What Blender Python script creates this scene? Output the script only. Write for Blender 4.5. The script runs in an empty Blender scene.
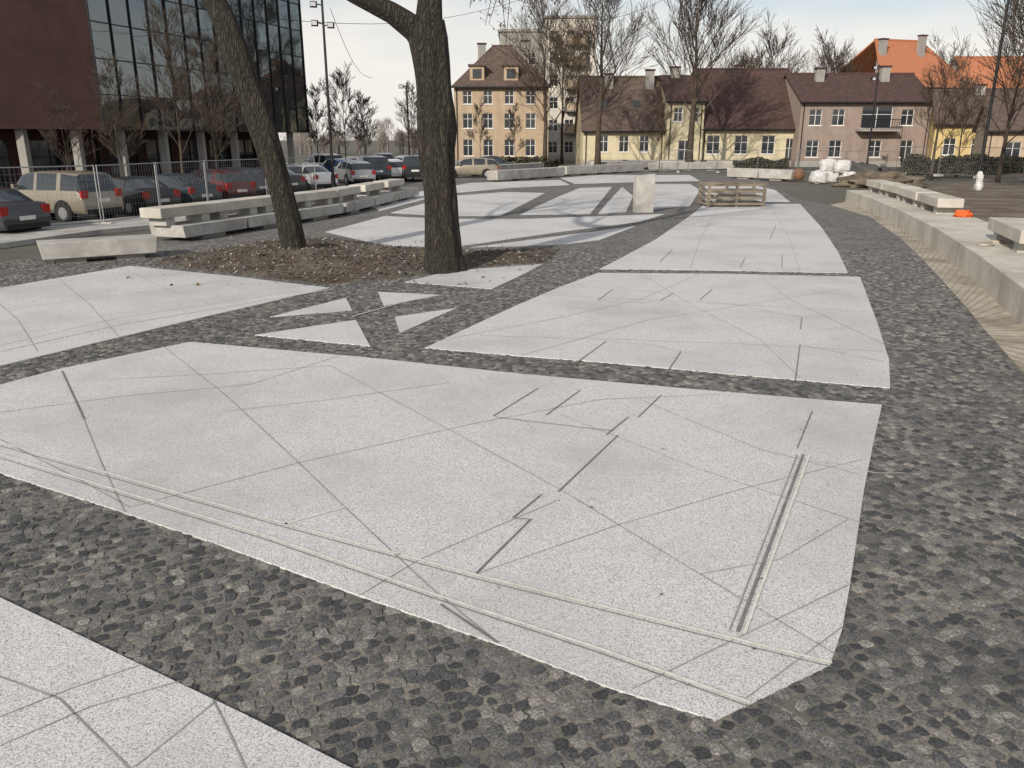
import bpy, bmesh, math, random
import numpy as np
from mathutils import Vector, noise
random.seed(7); np.random.seed(7)
R=random.uniform
# ---------------------------------------------------------------- survey helpers
CAMH=2.8; PIT=math.radians(17); F=800.0
cp,sp=math.cos(PIT),math.sin(PIT)
def ray(u,v):
    X=(u-512)/F; Y=(384-v)/F
    return X,cp+Y*sp,-sp+Y*cp
def G(u,v,z=0.0):
    x,y,w=ray(u,v); t=(z-CAMH)/w
    return (x*t,y*t)
def W(u,v,D):
    x,y,w=ray(u,v); t=D/y
    return (x*t,D,CAMH+w*t)
def XO(u,D,v=150): return W(u,v,D)[0]
# ---------------------------------------------------------------- materials
def newmat(name):
    m=bpy.data.materials.new(name); m.use_nodes=True
    nt=m.node_tree; b=nt.nodes['Principled BSDF']
    return m,nt,b
def N(nt,t,**k):
    n=nt.nodes.new(t)
    for a,v in k.items(): setattr(n,a,v)
    return n
def ramp(nt,fac,stops):
    r=N(nt,'ShaderNodeValToRGB'); e=r.color_ramp.elements
    e[0].position=stops[0][0]; e[0].color=(*stops[0][1],1)
    e[1].position=stops[-1][0]; e[1].color=(*stops[-1][1],1)
    for p,c in stops[1:-1]:
        q=e.new(p); q.color=(*c,1)
    nt.links.new(fac,r.inputs[0]); return r.outputs[0]
def noi(nt,vec,scale,detail=4,rough=.6):
    n=N(nt,'ShaderNodeTexNoise'); n.inputs['Scale'].default_value=scale
    n.inputs['Detail'].default_value=detail; n.inputs['Roughness'].default_value=rough
    nt.links.new(vec,n.inputs['Vector']); return n.outputs['Fac']
def mix(nt,fac,a,b,mode='MIX'):
    n=N(nt,'ShaderNodeMix',data_type='RGBA',blend_type=mode)
    for i,x in ((0,fac),(6,a),(7,b)):
        if isinstance(x,(int,float)): n.inputs[i].default_value=x
        elif isinstance(x,tuple): n.inputs[i].default_value=(*x,1)
        else: nt.links.new(x,n.inputs[i])
    return n.outputs[2]
def pos(nt,scale=None):
    g=N(nt,'ShaderNodeNewGeometry')
    if scale is None: return g.outputs['Position']
    m=N(nt,'ShaderNodeMapping'); m.inputs['Scale'].default_value=scale
    nt.links.new(g.outputs['Position'],m.inputs[0]); return m.outputs[0]
def bump(nt,b,h,dist,strength=1):
    n=N(nt,'ShaderNodeBump'); n.inputs['Distance'].default_value=dist; n.inputs['Strength'].default_value=strength
    nt.links.new(h,n.inputs['Height']); nt.links.new(n.outputs[0],b.inputs['Normal'])
def nm(name,c1,c2,scale=5,rough=.8,bd=0,c3=None,scale2=None,spec=.3,metal=0,ps=None):
    m,nt,b=newmat(name); p=pos(nt,ps)
    n=noi(nt,p,scale)
    col=ramp(nt,n,[(.3,c1),(.7,c2)])
    if c3:
        n2=noi(nt,p,scale2 or scale*.1)
        f=ramp(nt,n2,[(.42,(0,0,0)),(.65,(1,1,1))])
        col=mix(nt,f,col,c3)
    nt.links.new(col,b.inputs['Base Color'])
    b.inputs['Roughness'].default_value=rough; b.inputs['Specular IOR Level'].default_value=spec
    b.inputs['Metallic'].default_value=metal
    if bd: bump(nt,b,n,bd)
    return m
def flat(name,c,rough=.6,metal=0,spec=.4,coat=0):
    d=tuple(x*.85 for x in c)
    m=nm(name,d,c,3,rough,0,spec=spec,metal=metal)
    if coat: m.node_tree.nodes['Principled BSDF'].inputs['Coat Weight'].default_value=coat
    return m

def granite():
    m,nt,b=newmat('light_granite'); p=pos(nt)
    v=N(nt,'ShaderNodeTexVoronoi'); v.inputs['Scale'].default_value=165; nt.links.new(p,v.inputs['Vector'])
    s=N(nt,'ShaderNodeSeparateColor'); nt.links.new(v.outputs['Color'],s.inputs[0])
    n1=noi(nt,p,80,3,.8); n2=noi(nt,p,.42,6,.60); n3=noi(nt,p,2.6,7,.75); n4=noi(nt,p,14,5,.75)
    c=ramp(nt,s.outputs[0],[(0,(.22,.22,.225)),(.16,(.42,.42,.422)),(.45,(.60,.597,.592)),(1,(.75,.745,.735))])
    c=mix(nt,.5,c,ramp(nt,n1,[(.32,(.70,.70,.70)),(.6,(1.08,1.08,1.08))]),'MULTIPLY')
    c=mix(nt,ramp(nt,n2,[(.46,(0,0,0)),(.66,(.58,.58,.58))]),c,(.38,.373,.36))  # broad stain patches; soft branch shadows are painted into the colour here too
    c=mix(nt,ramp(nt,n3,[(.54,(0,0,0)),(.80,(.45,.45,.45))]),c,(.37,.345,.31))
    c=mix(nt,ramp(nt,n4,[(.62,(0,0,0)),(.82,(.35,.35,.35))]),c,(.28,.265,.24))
    nt.links.new(c,b.inputs['Base Color']); b.inputs['Roughness'].default_value=.75
    b.inputs['Specular IOR Level'].default_value=.3
    bump(nt,b,n1,.003,.8); return m
def setts():
    m,nt,b=newmat('granite_setts'); p=pos(nt)
    g=N(nt,'ShaderNodeNewGeometry')
    c=ramp(nt,g.outputs['Random Per Island'],[(0,(.052,.054,.058)),(.3,(.088,.090,.093)),(.6,(.135,.134,.132)),(.85,(.20,.196,.187)),(1,(.28,.265,.24))])
    n1=noi(nt,p,70,5,.85)
    c=mix(nt,.95,c,ramp(nt,n1,[(.36,(.35,.35,.35)),(.5,(1,1,1)),(.62,(2.1,2.05,1.95))]),'MULTIPLY')
    n2=noi(nt,p,26,7,.88); n3=noi(nt,p,.6,6,.7)
    a=N(nt,'ShaderNodeMath',operation='ADD'); nt.links.new(n2,a.inputs[0]); nt.links.new(n3,a.inputs[1])
    f=ramp(nt,a.outputs[0],[(1.02,(0,0,0)),(1.13,(.8,.8,.8))])
    c=mix(nt,f,c,(.32,.295,.255))
    nt.links.new(c,b.inputs['Base Color']); b.inputs['Roughness'].default_value=.75
    b.inputs['Specular IOR Level'].default_value=.35
    bump(nt,b,n1,.010,1); return m
def far_setts():
    m,nt,b=newmat('granite_setts_field'); p=pos(nt,(1,1,0))
    v=N(nt,'ShaderNodeTexVoronoi'); v.inputs['Scale'].default_value=10.5; v.inputs['Randomness'].default_value=.65
    e=N(nt,'ShaderNodeTexVoronoi',feature='DISTANCE_TO_EDGE'); e.inputs['Scale'].default_value=10.5; e.inputs['Randomness'].default_value=.65
    nt.links.new(p,v.inputs['Vector']); nt.links.new(p,e.inputs['Vector'])
    s=N(nt,'ShaderNodeSeparateColor'); nt.links.new(v.outputs['Color'],s.inputs[0])
    c=ramp(nt,s.outputs[0],[(0,(.05,.05,.053)),(.35,(.095,.095,.097)),(.7,(.15,.147,.143)),(1,(.23,.215,.195))])
    j=ramp(nt,e.outputs['Distance'],[(.02,(1,1,1)),(.09,(0,0,0))])
    c=mix(nt,j,c,(.14,.13,.115))
    n3=noi(nt,p,.6,6,.75)
    c=mix(nt,ramp(nt,n3,[(.5,(0,0,0)),(.72,(.5,.5,.5))]),c,(.26,.24,.21))
    nt.links.new(c,b.inputs['Base Color']); b.inputs['Roughness'].default_value=.85
    bump(nt,b,e.outputs['Distance'],.03,1); return m
M={}
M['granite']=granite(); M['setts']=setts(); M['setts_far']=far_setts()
M['joint']=nm('joint_sand',(.085,.079,.07),(.29,.268,.228),45,.95,.006,(.11,.105,.095),1.2)
M['slot']=nm('dark_joint',(.13,.127,.12),(.24,.235,.22),7,.9)
M['seam']=nm('seam_line',(.22,.217,.208),(.38,.375,.36),2.5,.9)
M['pale']=nm('pale_seam',(.54,.52,.47),(.74,.715,.66),18,.7)
M['concrete']=nm('precast_concrete',(.37,.36,.335),(.49,.48,.45),6,.85,.002,(.32,.305,.28),1.3)
M['concrete_w']=nm('warm_concrete',(.46,.435,.38),(.60,.57,.50),5,.85,.002,(.40,.37,.32),.9)
M['pave_tan']=nm('tan_paving',(.34,.30,.24),(.50,.45,.37),9,.9,.003,(.25,.22,.17),1)
M['asphalt']=nm('asphalt',(.045,.045,.047),(.075,.073,.07),40,.9,.003,(.095,.09,.08),.2)
M['dirt']=nm('soil',(.055,.042,.03),(.16,.125,.09),9,.95,.03,(.20,.17,.13),.8)
M['mulch']=nm('mulch',(.035,.028,.022),(.15,.12,.09),30,.95,.03,(.14,.125,.105),1.0)
M['earth']=nm('ground_earth',(.10,.092,.08),(.16,.148,.125),2,.95,0,(.085,.085,.06),.05)
def bark():
    m,nt,b=newmat('tree_bark'); p=pos(nt,(1,1,.2))
    v=N(nt,'ShaderNodeTexVoronoi',feature='DISTANCE_TO_EDGE'); v.inputs['Scale'].default_value=19
    n0=N(nt,'ShaderNodeTexNoise'); n0.inputs['Scale'].default_value=7; n0.inputs['Detail'].default_value=5; nt.links.new(p,n0.inputs['Vector'])
    pv=mix(nt,.22,p,n0.outputs['Color']); nt.links.new(pv,v.inputs['Vector'])
    n=noi(nt,p,14,6,.7)
    c=ramp(nt,v.outputs['Distance'],[(0,(.012,.010,.008)),(.10,(.038,.031,.024)),(.35,(.088,.072,.052))])
    c=mix(nt,ramp(nt,n,[(.45,(0,0,0)),(.7,(.7,.7,.7))]),c,(.065,.062,.036))
    nt.links.new(c,b.inputs['Base Color']); b.inputs['Roughness'].default_value=.95
    bump(nt,b,v.outputs['Distance'],.22,1); return m
M['bark']=bark()
M['twig']=nm('twig_bark',(.045,.034,.026),(.095,.075,.056),2,.95)
M['bud']=nm('bud_brown',(.10,.06,.03),(.2,.13,.06),9,.9)
M['brick']=nm('red_brick',(.048,.024,.022),(.073,.036,.032),7,.85,.004,(.045,.024,.022),.6)
m,nt,b=newmat('curtain_glass'); b.inputs['Base Color'].default_value=(.17,.19,.20,1); b.inputs['Metallic'].default_value=.9; b.inputs['Roughness'].default_value=.03
n=noi(nt,pos(nt),.35,2); bump(nt,b,n,.04,.5); M['mirror']=m
m,nt,b=newmat('window_glass'); b.inputs['Base Color'].default_value=(.025,.03,.035,1); b.inputs['Roughness'].default_value=.06; b.inputs['Specular IOR Level'].default_value=.8
M['glass']=m
M['frame_d']=flat('dark_metal',(.03,.03,.033),.45,.6)
M['steel']=flat('galvanised_steel',(.33,.34,.35),.45,.8)
M['white']=flat('white_paint',(.72,.70,.66),.6)
def render_wall(name,a,c,st):
    m,nt,b=newmat(name); p=pos(nt); n=noi(nt,p,1.2,6,.7); n2=noi(nt,pos(nt,(1,1,.18)),1.6,5,.7); n3=noi(nt,p,.18,2)
    col=ramp(nt,n,[(.3,a),(.7,c)])
    col=mix(nt,ramp(nt,n2,[(.48,(0,0,0)),(.72,(.65,.65,.65))]),col,st)
    sx=N(nt,'ShaderNodeSeparateXYZ'); nt.links.new(p,sx.inputs[0])
    col=mix(nt,ramp(nt,sx.outputs[2],[(.3,(.5,.5,.5)),(1.0,(0,0,0))]),col,tuple(x*.55 for x in st))
    nt.links.new(col,b.inputs['Base Color']); b.inputs['Roughness'].default_value=.92; bump(nt,b,n,.01); return m
M['cream']=render_wall('cream_render',(.54,.47,.31),(.65,.58,.40),(.40,.35,.25))
M['ochre']=render_wall('ochre_render',(.38,.29,.20),(.49,.38,.265),(.27,.21,.155))
M['offwhite']=render_wall('offwhite_render',(.52,.485,.42),(.64,.60,.53),(.38,.35,.30))
M['pink']=render_wall('pink_render',(.25,.19,.162),(.33,.26,.222),(.17,.135,.115))
M['yellow']=render_wall('yellow_render',(.52,.38,.16),(.63,.48,.22),(.36,.27,.15))
M['grey_r']=nm('grey_render',(.25,.24,.22),(.33,.31,.29),1.2,.9)
def tiles(name,a,bb,c3):
    m,nt,b=newmat(name); p=pos(nt)
    w=N(nt,'ShaderNodeTexWave',bands_direction='Z'); w.inputs['Scale'].default_value=1.6; w.inputs['Distortion'].default_value=.5
    nt.links.new(p,w.inputs['Vector'])
    n=noi(nt,p,2.2,6,.75)
    c=ramp(nt,n,[(.3,a),(.5,bb),(.68,c3)])
    c=mix(nt,.35,c,ramp(nt,w.outputs['Fac'],[(0,(.5,.5,.5)),(.6,(1,1,1))]),'MULTIPLY')
    nt.links.new(c,b.inputs['Base Color']); b.inputs['Roughness'].default_value=.85; return m
M['roof_dr']=tiles('dark_brown_tiles',(.040,.022,.020),(.068,.036,.031),(.105,.058,.047))
M['roof_br']=tiles('brown_tiles',(.060,.042,.035),(.10,.070,.056),(.155,.11,.09))
M['roof_or']=tiles('orange_tiles',(.34,.11,.05),(.46,.17,.08),(.30,.15,.09))
M['wood']=nm('weathered_wood',(.17,.14,.11),(.30,.26,.20),12,.85,.002,ps=(1,1,4))
M['rubber']=flat('tyre_rubber',(.02,.02,.02),.85)
M['rim']=flat('alloy_rim',(.45,.45,.46),.35,.7)
M['red']=flat('tail_light',(.35,.02,.015),.3)
M['head']=flat('head_light',(.6,.6,.62),.2)
M['orange']=flat('orange_cloth',(.75,.13,.03),.8)
M['plast']=nm('plastic_wrap',(.42,.42,.41),(.66,.65,.64),5,.45,.02)
M['rust']=nm('brown_ball',(.13,.07,.04),(.22,.12,.07),6,.8)
M['hedge']=nm('hedge_leaf',(.02,.03,.012),(.05,.06,.025),3,.9)
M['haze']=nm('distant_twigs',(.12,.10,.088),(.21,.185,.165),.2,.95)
M['black']=flat('dark_recess',(.012,.012,.013),.9)
# ---------------------------------------------------------------- mesh builder
class MB:
    def __init__(s): s.v=[]; s.f=[]; s.m=[]
    def add(s,vs,fs,mi=0):
        o=len(s.v); s.v+=[tuple(x) for x in vs]
        for f in fs: s.f.append(tuple(o+i for i in f)); s.m.append(mi)
    def box(s,c,size,z0,z1,ang=0,mi=0,taper=1.0):
        ca,sa=math.cos(ang),math.sin(ang); hx,hy=size[0]/2,size[1]/2; vs=[]
        for z,k in ((z0,taper),(z1,1.0)):
            for x,y in ((-hx,-hy),(hx,-hy),(hx,hy),(-hx,hy)):
                x*=k
                vs.append((c[0]+x*ca-y*sa,c[1]+x*sa+y*ca,z))
        s.add(vs,[(3,2,1,0),(4,5,6,7),(0,1,5,4),(1,2,6,5),(2,3,7,6),(3,0,4,7)],mi)
    def prism(s,poly,z0,z1,mi=0):
        n=len(poly)
        ar=sum(poly[i][0]*poly[(i+1)%n][1]-poly[(i+1)%n][0]*poly[i][1] for i in range(n))
        if ar<0: poly=poly[::-1]
        vs=[(x,y,z0) for x,y in poly]+[(x,y,z1) for x,y in poly]
        s.add(vs,[tuple(range(n,2*n)),tuple(range(n-1,-1,-1))]+[(i,(i+1)%n,n+(i+1)%n,n+i) for i in range(n)],mi)
    def strip(s,pts,w,z,mi=0):
        for a,b in zip(pts[:-1],pts[1:]):
            dx,dy=b[0]-a[0],b[1]-a[1]; l=math.hypot(dx,dy) or 1; nx,ny=-dy/l*w/2,dx/l*w/2
            s.add([(a[0]+nx,a[1]+ny,z),(a[0]-nx,a[1]-ny,z),(b[0]-nx,b[1]-ny,z),(b[0]+nx,b[1]+ny,z)],[(0,1,2,3)],mi)
    def tube(s,pts,rad,n=6,mi=0,cap=True,wob=0):
        pts=[Vector(p) for p in pts]; o=len(s.v)
        for i,p in enumerate(pts):
            d=(pts[min(i+1,len(pts)-1)]-pts[max(i-1,0)])
            if d.length<1e-6: d=Vector((0,0,1))
            d.normalize()
            a=Vector((0,1,0)) if abs(d.y)<.9 else Vector((1,0,0))
            x=d.cross(a).normalized(); y=d.cross(x)
            for k in range(n):
                t=2*math.pi*k/n; r=rad[i]
                if wob: r*=1+wob*noise.noise(Vector((math.cos(t)*1.6,math.sin(t)*1.6,p.z*.8)))+wob*.3*noise.noise(Vector((math.cos(t)*6,math.sin(t)*6,p.z*1.5)))
                s.v.append(tuple(p+x*math.cos(t)*r+y*math.sin(t)*r))
        for i in range(len(pts)-1):
            for k in range(n):
                a=o+i*n+k; b=o+i*n+(k+1)%n
                s.f.append((a,a+n,b+n,b)); s.m.append(mi)
        if cap:
            s.f.append(tuple(o+(len(pts)-1)*n+k for k in range(n))[::-1]); s.m.append(mi)
            s.f.append(tuple(o+k for k in range(n))); s.m.append(mi)
    def build(s,name,mats,parent=None,smooth=False,bev=0,origin=None):
        me=bpy.data.meshes.new(name); me.from_pydata(s.v,[],s.f)
        for x in mats: me.materials.append(x)
        me.polygons.foreach_set('material_index',s.m)
        if smooth: me.polygons.foreach_set('use_smooth',[True]*len(me.polygons))
        me.update()
        o=bpy.data.objects.new(name,me); bpy.context.collection.objects.link(o)
        if parent: o.parent=parent
        if bev:
            b=o.modifiers.new('bevel','BEVEL'); b.width=bev; b.segments=2; b.limit_method='ANGLE'
        return o
def empty(name,loc=(0,0,0),rz=0):
    e=bpy.data.objects.new(name,None); e.location=loc; e.rotation_euler=(0,0,rz); bpy.context.collection.objects.link(e); return e
def resamp(pts,step):
    out=[]
    for a,b in zip(pts[:-1],pts[1:]):
        k=max(1,int((b[0]-a[0]).length/step))
        for i in range(k): out.append((a[0].lerp(b[0],i/k),a[1]+(b[1]-a[1])*i/k))
    out.append(pts[-1]); return out
# ---------------------------------------------------------------- ground
b=MB(); b.add([(-1500,-300,-.06),(1500,-300,-.06),(1500,2500,-.06),(-1500,2500,-.06)],[(0,1,2,3)]); b.build('ground',[M['earth']])
b=MB(); b.add([(-70,26,-.03),(-13,26,-.03),(-6,44,-.03),(-5,84,-.03),(-60,84,-.03)],[(0,1,2,3,4)]); b.build('parking_lot',[M['asphalt']])
b=MB(); b.add([(-80,85,-.02),(120,78,-.02),(120,86,-.02),(-80,95,-.02)],[(0,1,2,3)]); b.build('road',[M['asphalt']])
P=lambda l:[G(*q) for q in l]
slabs={
'A':[(190,342),(280,350),(370,358),(520,374),(700,390),(882,405),(874,440),(864,490),(850,585),(842,630),(830,665),(715,720),(610,688),(500,645),(360,596),(220,545),(110,508),(0,473),(-110,437),(-125,425),(0,385),(60,369)],
'B':[(-150,535),(0,598),(70,631),(140,665),(245,715),(350,768),(480,840),(200,1000),(-250,850)],
'C':[(130,266),(230,276),(330,288),(265,303),(200,318),(100,342),(0,366),(-200,415),(-400,400),(-350,352),(-200,322),(0,288)],
'T1':[(270,317),(346,298),(352,310)],
'T2':[(378,292),(440,295),(384,306)],
'T3':[(255,335),(356,320),(370,346)],
'T4':[(395,317),(457,308),(400,333)],
'T6':[(405,282),(450,271),(543,264),(520,276),(492,289)],
'D':[(425,348),(520,356),(600,362),(740,375),(890,388),(889,360),(878,325),(860,277),(730,274),(598,273),(560,287),(520,304),(470,327)],
'E':[(600,269),(700,270),(848,273),(838,252),(822,228),(800,204),(750,204),(705,204),(690,216),(655,240)],
'F':[(325,232),(360,240),(385,246),(455,247),(560,232),(640,222),(665,214),(610,216),(520,219),(440,219),(385,216)],
'F2':[(470,247.5),(560,245),(600,240),(636,226),(560,236)],
'H':[(390,213),(440,216),(500,216),(520,206),(545,193),(505,192),(450,196)],
'I':[(520,215),(590,214),(600,202),(612,187),(580,188),(560,196),(540,205)],
'I2':[(598,214),(626,212),(633,196),(622,187),(608,202)],
'J':[(640,210),(690,206),(700,190),(690,184),(650,184),(645,195)],
'K':[(380,211),(445,194),(510,188),(570,185),(560,180),(470,183),(400,195),(370,205)],
'L':[(575,184),(640,182),(700,181),(690,175),(600,175),(560,178)],
'M':[(705,201),(790,202),(775,190),(740,182),(705,183)],
}
SW={k:P(v) for k,v in slabs.items()}
ST=.005
b=MB()
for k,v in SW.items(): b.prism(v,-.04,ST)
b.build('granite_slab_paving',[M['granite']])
lines={'seam':[
 [(62,371),(80,410),(100,460),(125,513)],[(165,348),(225,395),(290,455),(345,508),(430,588),(497,643)],
 [(110,380),(220,374),(330,366)],[(0,413),(120,397),(250,385),(340,356)],[(330,366),(430,420),(560,490),(700,575),(835,655)],
 [(130,508),(300,463),(470,425),(600,400),(720,395)],[(475,575),(620,525),(740,490),(862,460)],[(225,412),(330,400),(450,383)],
 [(700,575),(780,560),(848,520)],[(560,415),(700,470),(860,523)],[(632,690),(735,640),(848,586)],[(745,700),(842,628)],
 [(0,440),(60,470),(130,508)],[(640,400),(760,450),(860,475)],[(360,596),(420,560),(560,500)],
 [(0,718),(70,690),(143,665)],[(0,747),(90,708),(180,682)],[(213,700),(230,735),(248,775)],[(135,768),(215,703)],[(-100,640),(60,700),(150,790)],
 [(-10,296),(18,320),(38,352)],[(60,280),(90,305),(120,338)],[(0,346),(120,318),(300,291)],[(-100,320),(60,303),(250,278)],[(120,268),(170,290),(230,312)],
 [(480,336),(620,340),(760,345),(884,352)],[(545,295),(700,303),(868,312)],[(440,341),(560,318),(640,300),(700,274)],[(640,274),(700,310),(760,340),(800,378)],[(760,275),(790,300),(885,345)],[(520,356),(650,320),(840,290)],
 [(606,342),(650,345),(681,352)],[(598,301),(640,303),(660,301)],[(612,290),(650,292),(673,294)],[(700,300),(740,306),(802,318)],[(800,345),(884,362)],
 [(640,252),(740,255),(838,255)],[(680,225),(760,228),(822,230)],[(720,205),(700,240),(690,270)],[(770,205),(790,240),(800,272)],
 [(385,225),(480,230)],[(450,220),(430,246)],[(400,210),(500,205)],[(560,196),(600,198)]],
'slot':[
 [(476,575),(530,521)],[(513,519),(541,496)],[(558,493),(618,436)],[(606,436),(628,418)],[(638,418),(661,396)],
 [(493,417),(538,389)],[(495,418),(612,432)],[(546,416),(580,391)],[(797,449),(812,412)],[(512,519),(532,521)],
 [(667,373),(681,352)],[(577,363),(606,342)],[(795,382),(800,345)],[(660,301),(673,294)],[(598,301),(612,290)],[(800,330),(802,318)],
 [(440,606),(498,645)],[(62,372),(84,420)],[(700,300),(712,290)],[(740,268),(745,258)],[(660,262),(672,250)],[(782,268),(782,255)],[(770,240),(776,225)]],
'pale':[
 [(0,443),(140,483),(280,523),(480,577),(735,640),(832,664)],[(0,455),(130,495),(270,538),(430,594),(600,650),(750,704)],
 [(285,525),(345,508)],[(352,317),(398,304)],[(0,352),(120,325),(330,290)]]}
b=MB()
wd={'seam':.009,'slot':.012,'pale':.024}
lv={'seam':ST+.003,'pale':ST+.006,'slot':ST+.009}
mi={'seam':0,'slot':1,'pale':2}
for k,ls in lines.items():
    for l in ls: b.strip(P(l),wd[k],lv[k],mi[k])
for l in lines['pale'][:2]:   # fine dark edge line beside each inlay
    b.strip(P([(u,v+2.0+v*.0035) for u,v in l]),.008,ST+.0045,1)
b.strip(P([(737,635),(803,456)]),.020,ST+.015,1)
b.strip(P([(744,636),(809,457)]),.020,ST+.012,2); b.strip(P([(729,633),(797,456)]),.008,ST+.012,0)
b.build('paving_joints',[M['seam'],M['slot'],M['pale']])
edgeR=[(1150,470),(1024,374),(985,330),(960,300),(925,262),(900,238),(870,217),(830,205),(800,200),(760,180)]
base=P([(1300,640),(1500,1000)])[::-1]+P(edgeR)+P([(700,172),(560,172),(440,178),(380,190),(330,215),(160,240),(0,262),(-250,290)])+[(-22,12),(-12,1),(0,0.5)]
b=MB(); b.prism(base,-.05,-.009); b.build('cobbled_plaza_bed',[M['joint']])
def pip(x,y,poly):
    ins=np.zeros(x.shape,bool); n=len(poly)
    for i in range(n):
        x1,y1=poly[i]; x2,y2=poly[(i+1)%n]
        if y1==y2: continue
        c=((y1>y)!=(y2>y))&(x<(x2-x1)*(y-y1)/(y2-y1)+x1); ins^=c
    return ins
YF=21.0
def clip(poly,yc):
    out=[]
    for i in range(len(poly)):
        a=poly[i]; c=poly[(i+1)%len(poly)]
        if a[1]>=yc: out.append(a)
        if (a[1]>=yc)!=(c[1]>=yc):
            t=(yc-a[1])/(c[1]-a[1]); out.append((a[0]+t*(c[0]-a[0]),yc))
    return out
b=MB(); b.prism(clip(base,YF),-.03,0.0); b.build('cobblestone_paving_field',[M['setts_far']])
sp_=.086; ang=math.radians(24)
gx,gy=np.meshgrid(np.arange(-26,26,sp_),np.arange(-26,30,sp_*.97))
gx=gx+np.random.rand(gx.shape[0],1)*sp_+np.cumsum(np.random.randn(*gx.shape)*.004,axis=1)*.5
gx=gx.ravel(); gy=gy.ravel()+.07*np.sin(gx*1.3)+.04*np.sin(gx*3.1+gy.ravel()*.7)
cx=gx*math.cos(ang)-gy*math.sin(ang); cy=gx*math.sin(ang)+gy*math.cos(ang)+8
k=(cy>1.2)&(cy<YF+.05)&(np.abs(cx)<cy*.72+3.0)
cx=cx[k]; cy=cy[k]
k=pip(cx,cy,base); cx=cx[k]; cy=cy[k]; n=len(cx)
cx+=np.random.randn(n)*.007; cy+=np.random.randn(n)*.007
keep=np.ones(n,bool)
for v in SW.values():
    ai=np.ones(n,bool)
    for dx,dy in ((.05,.0),(-.05,0),(0,.05),(0,-.05)): ai&=pip(cx+dx,cy+dy,v)
    keep&=~ai
cx=cx[keep]; cy=cy[keep]; n=len(cx)
hx=sp_/2*np.random.uniform(.72,1.0,n); hy=sp_/2*np.random.uniform(.70,.97,n); th=ang+np.random.randn(n)*.16
zc=np.random.uniform(-.0075,-.0005,n); tx=np.random.randn(n)*.055; ty=np.random.randn(n)*.055
tpl=[(-.86,-.86),(0,-1),(.86,-.86),(-1,0),(0,0),(1,0),(-.86,.86),(0,1),(.86,.86)]
ring=[0,1,2,5,8,7,6,3]
V=np.zeros((n,17,3))
for i,(a,c) in enumerate(tpl):
    lx=a*hx+np.random.randn(n)*.005; ly=c*hy+np.random.randn(n)*.005
    V[:,i,0]=cx+lx*np.cos(th)-ly*np.sin(th); V[:,i,1]=cy+lx*np.sin(th)+ly*np.cos(th)
    V[:,i,2]=zc+lx*tx+ly*ty+(0.0008 if i==4 else (-.0008 if i%2 else -.0022))+np.random.randn(n)*.0016
for j,i in enumerate(ring):
    V[:,9+j]=V[:,i]; V[:,9+j,0]+=(V[:,i,0]-cx)*.10; V[:,9+j,1]+=(V[:,i,1]-cy)*.10; V[:,9+j,2]=-.03
ft=[(0,1,4,3),(1,2,5,4),(3,4,7,6),(4,5,8,7)]+[(ring[(j+1)%8],ring[j],9+j,9+(j+1)%8) for j in range(8)]
FT=np.array(ft); FA=(FT[None]+(np.arange(n)*17)[:,None,None]).reshape(-1)
me=bpy.data.meshes.new('cobblestone_paving'); me.vertices.add(n*17); me.vertices.foreach_set('co',V.reshape(-1))
nf=n*len(ft); me.loops.add(nf*4); me.loops.foreach_set('vertex_index',FA.astype(np.int32)); me.polygons.add(nf)
me.polygons.foreach_set('loop_start',np.arange(nf,dtype=np.int32)*4); me.polygons.foreach_set('loop_total',np.full(nf,4,np.int32))
me.materials.append(M['setts']); me.update(calc_edges=True); me.validate()
me.polygons.foreach_set('use_smooth',[False]*len(me.polygons))
o=bpy.data.objects.new('cobblestone_paving',me); bpy.context.collection.objects.link(o)
# right strip, ledge, soil
wl=P([(1250,560),(1120,420),(1024,328),(975,282),(935,250),(900,228),(870,212),(845,202)])
b=MB(); b.prism(P(edgeR[:8])+wl[::-1],-.03,.008); b.build('paving_strip',[M['pave_tan']])
b=MB()
ps0=P(edgeR[:8])
for i in range(1,60):
    t=i/60*6.9; k=int(t); f=t-k
    p0=Vector(ps0[k]).lerp(Vector(ps0[k+1]),f); p1=Vector(wl[k]).lerp(Vector(wl[k+1]),f); b.strip([tuple(p0),tuple(p1)],.012,.0125)
b.build('paving_strip_joints',[M['slot']])
def offs(path,w):
    out=[]
    for i,p in enumerate(path):
        a=path[max(i-1,0)]; c=path[min(i+1,len(path)-1)]; dx,dy=c[0]-a[0],c[1]-a[1]; l=math.hypot(dx,dy)
        out.append((p[0]+dy/l*w,p[1]-dx/l*w))
    return out
wr=offs(wl,1.75)
e=empty('concrete_retaining_ledge'); b=MB(); b.prism(wl+wr[::-1],-.05,.55)
b.build('ledge_body',[M['concrete_w']],bev=.02,parent=e)
b=MB(); wo=offs(wl,-.004); wi=offs(wl,1.7)
for i in range(1,14):
    t=i/14*6.9; k=int(t); f=t-k
    p0=Vector(wo[k]).lerp(Vector(wo[k+1]),f); p1=Vector(wi[k]).lerp(Vector(wi[k+1]),f)
    b.strip([tuple(p0),tuple(p1)],.015,.554); dd=(Vector(wo[k+1])-Vector(wo[k])).normalized()*.007
    b.add([(p0.x-dd.x,p0.y-dd.y,0.01),(p0.x+dd.x,p0.y+dd.y,0.01),(p0.x+dd.x,p0.y+dd.y,.554),(p0.x-dd.x,p0.y-dd.y,.554)],[(0,1,2,3)])
b.build('ledge_joints',[M['slot']],parent=e)
b=MB(); b.prism(wr+[(60,90),(90,40),(60,-5)],-.05,.30); b.build('soil_bed',[M['dirt']])
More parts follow.
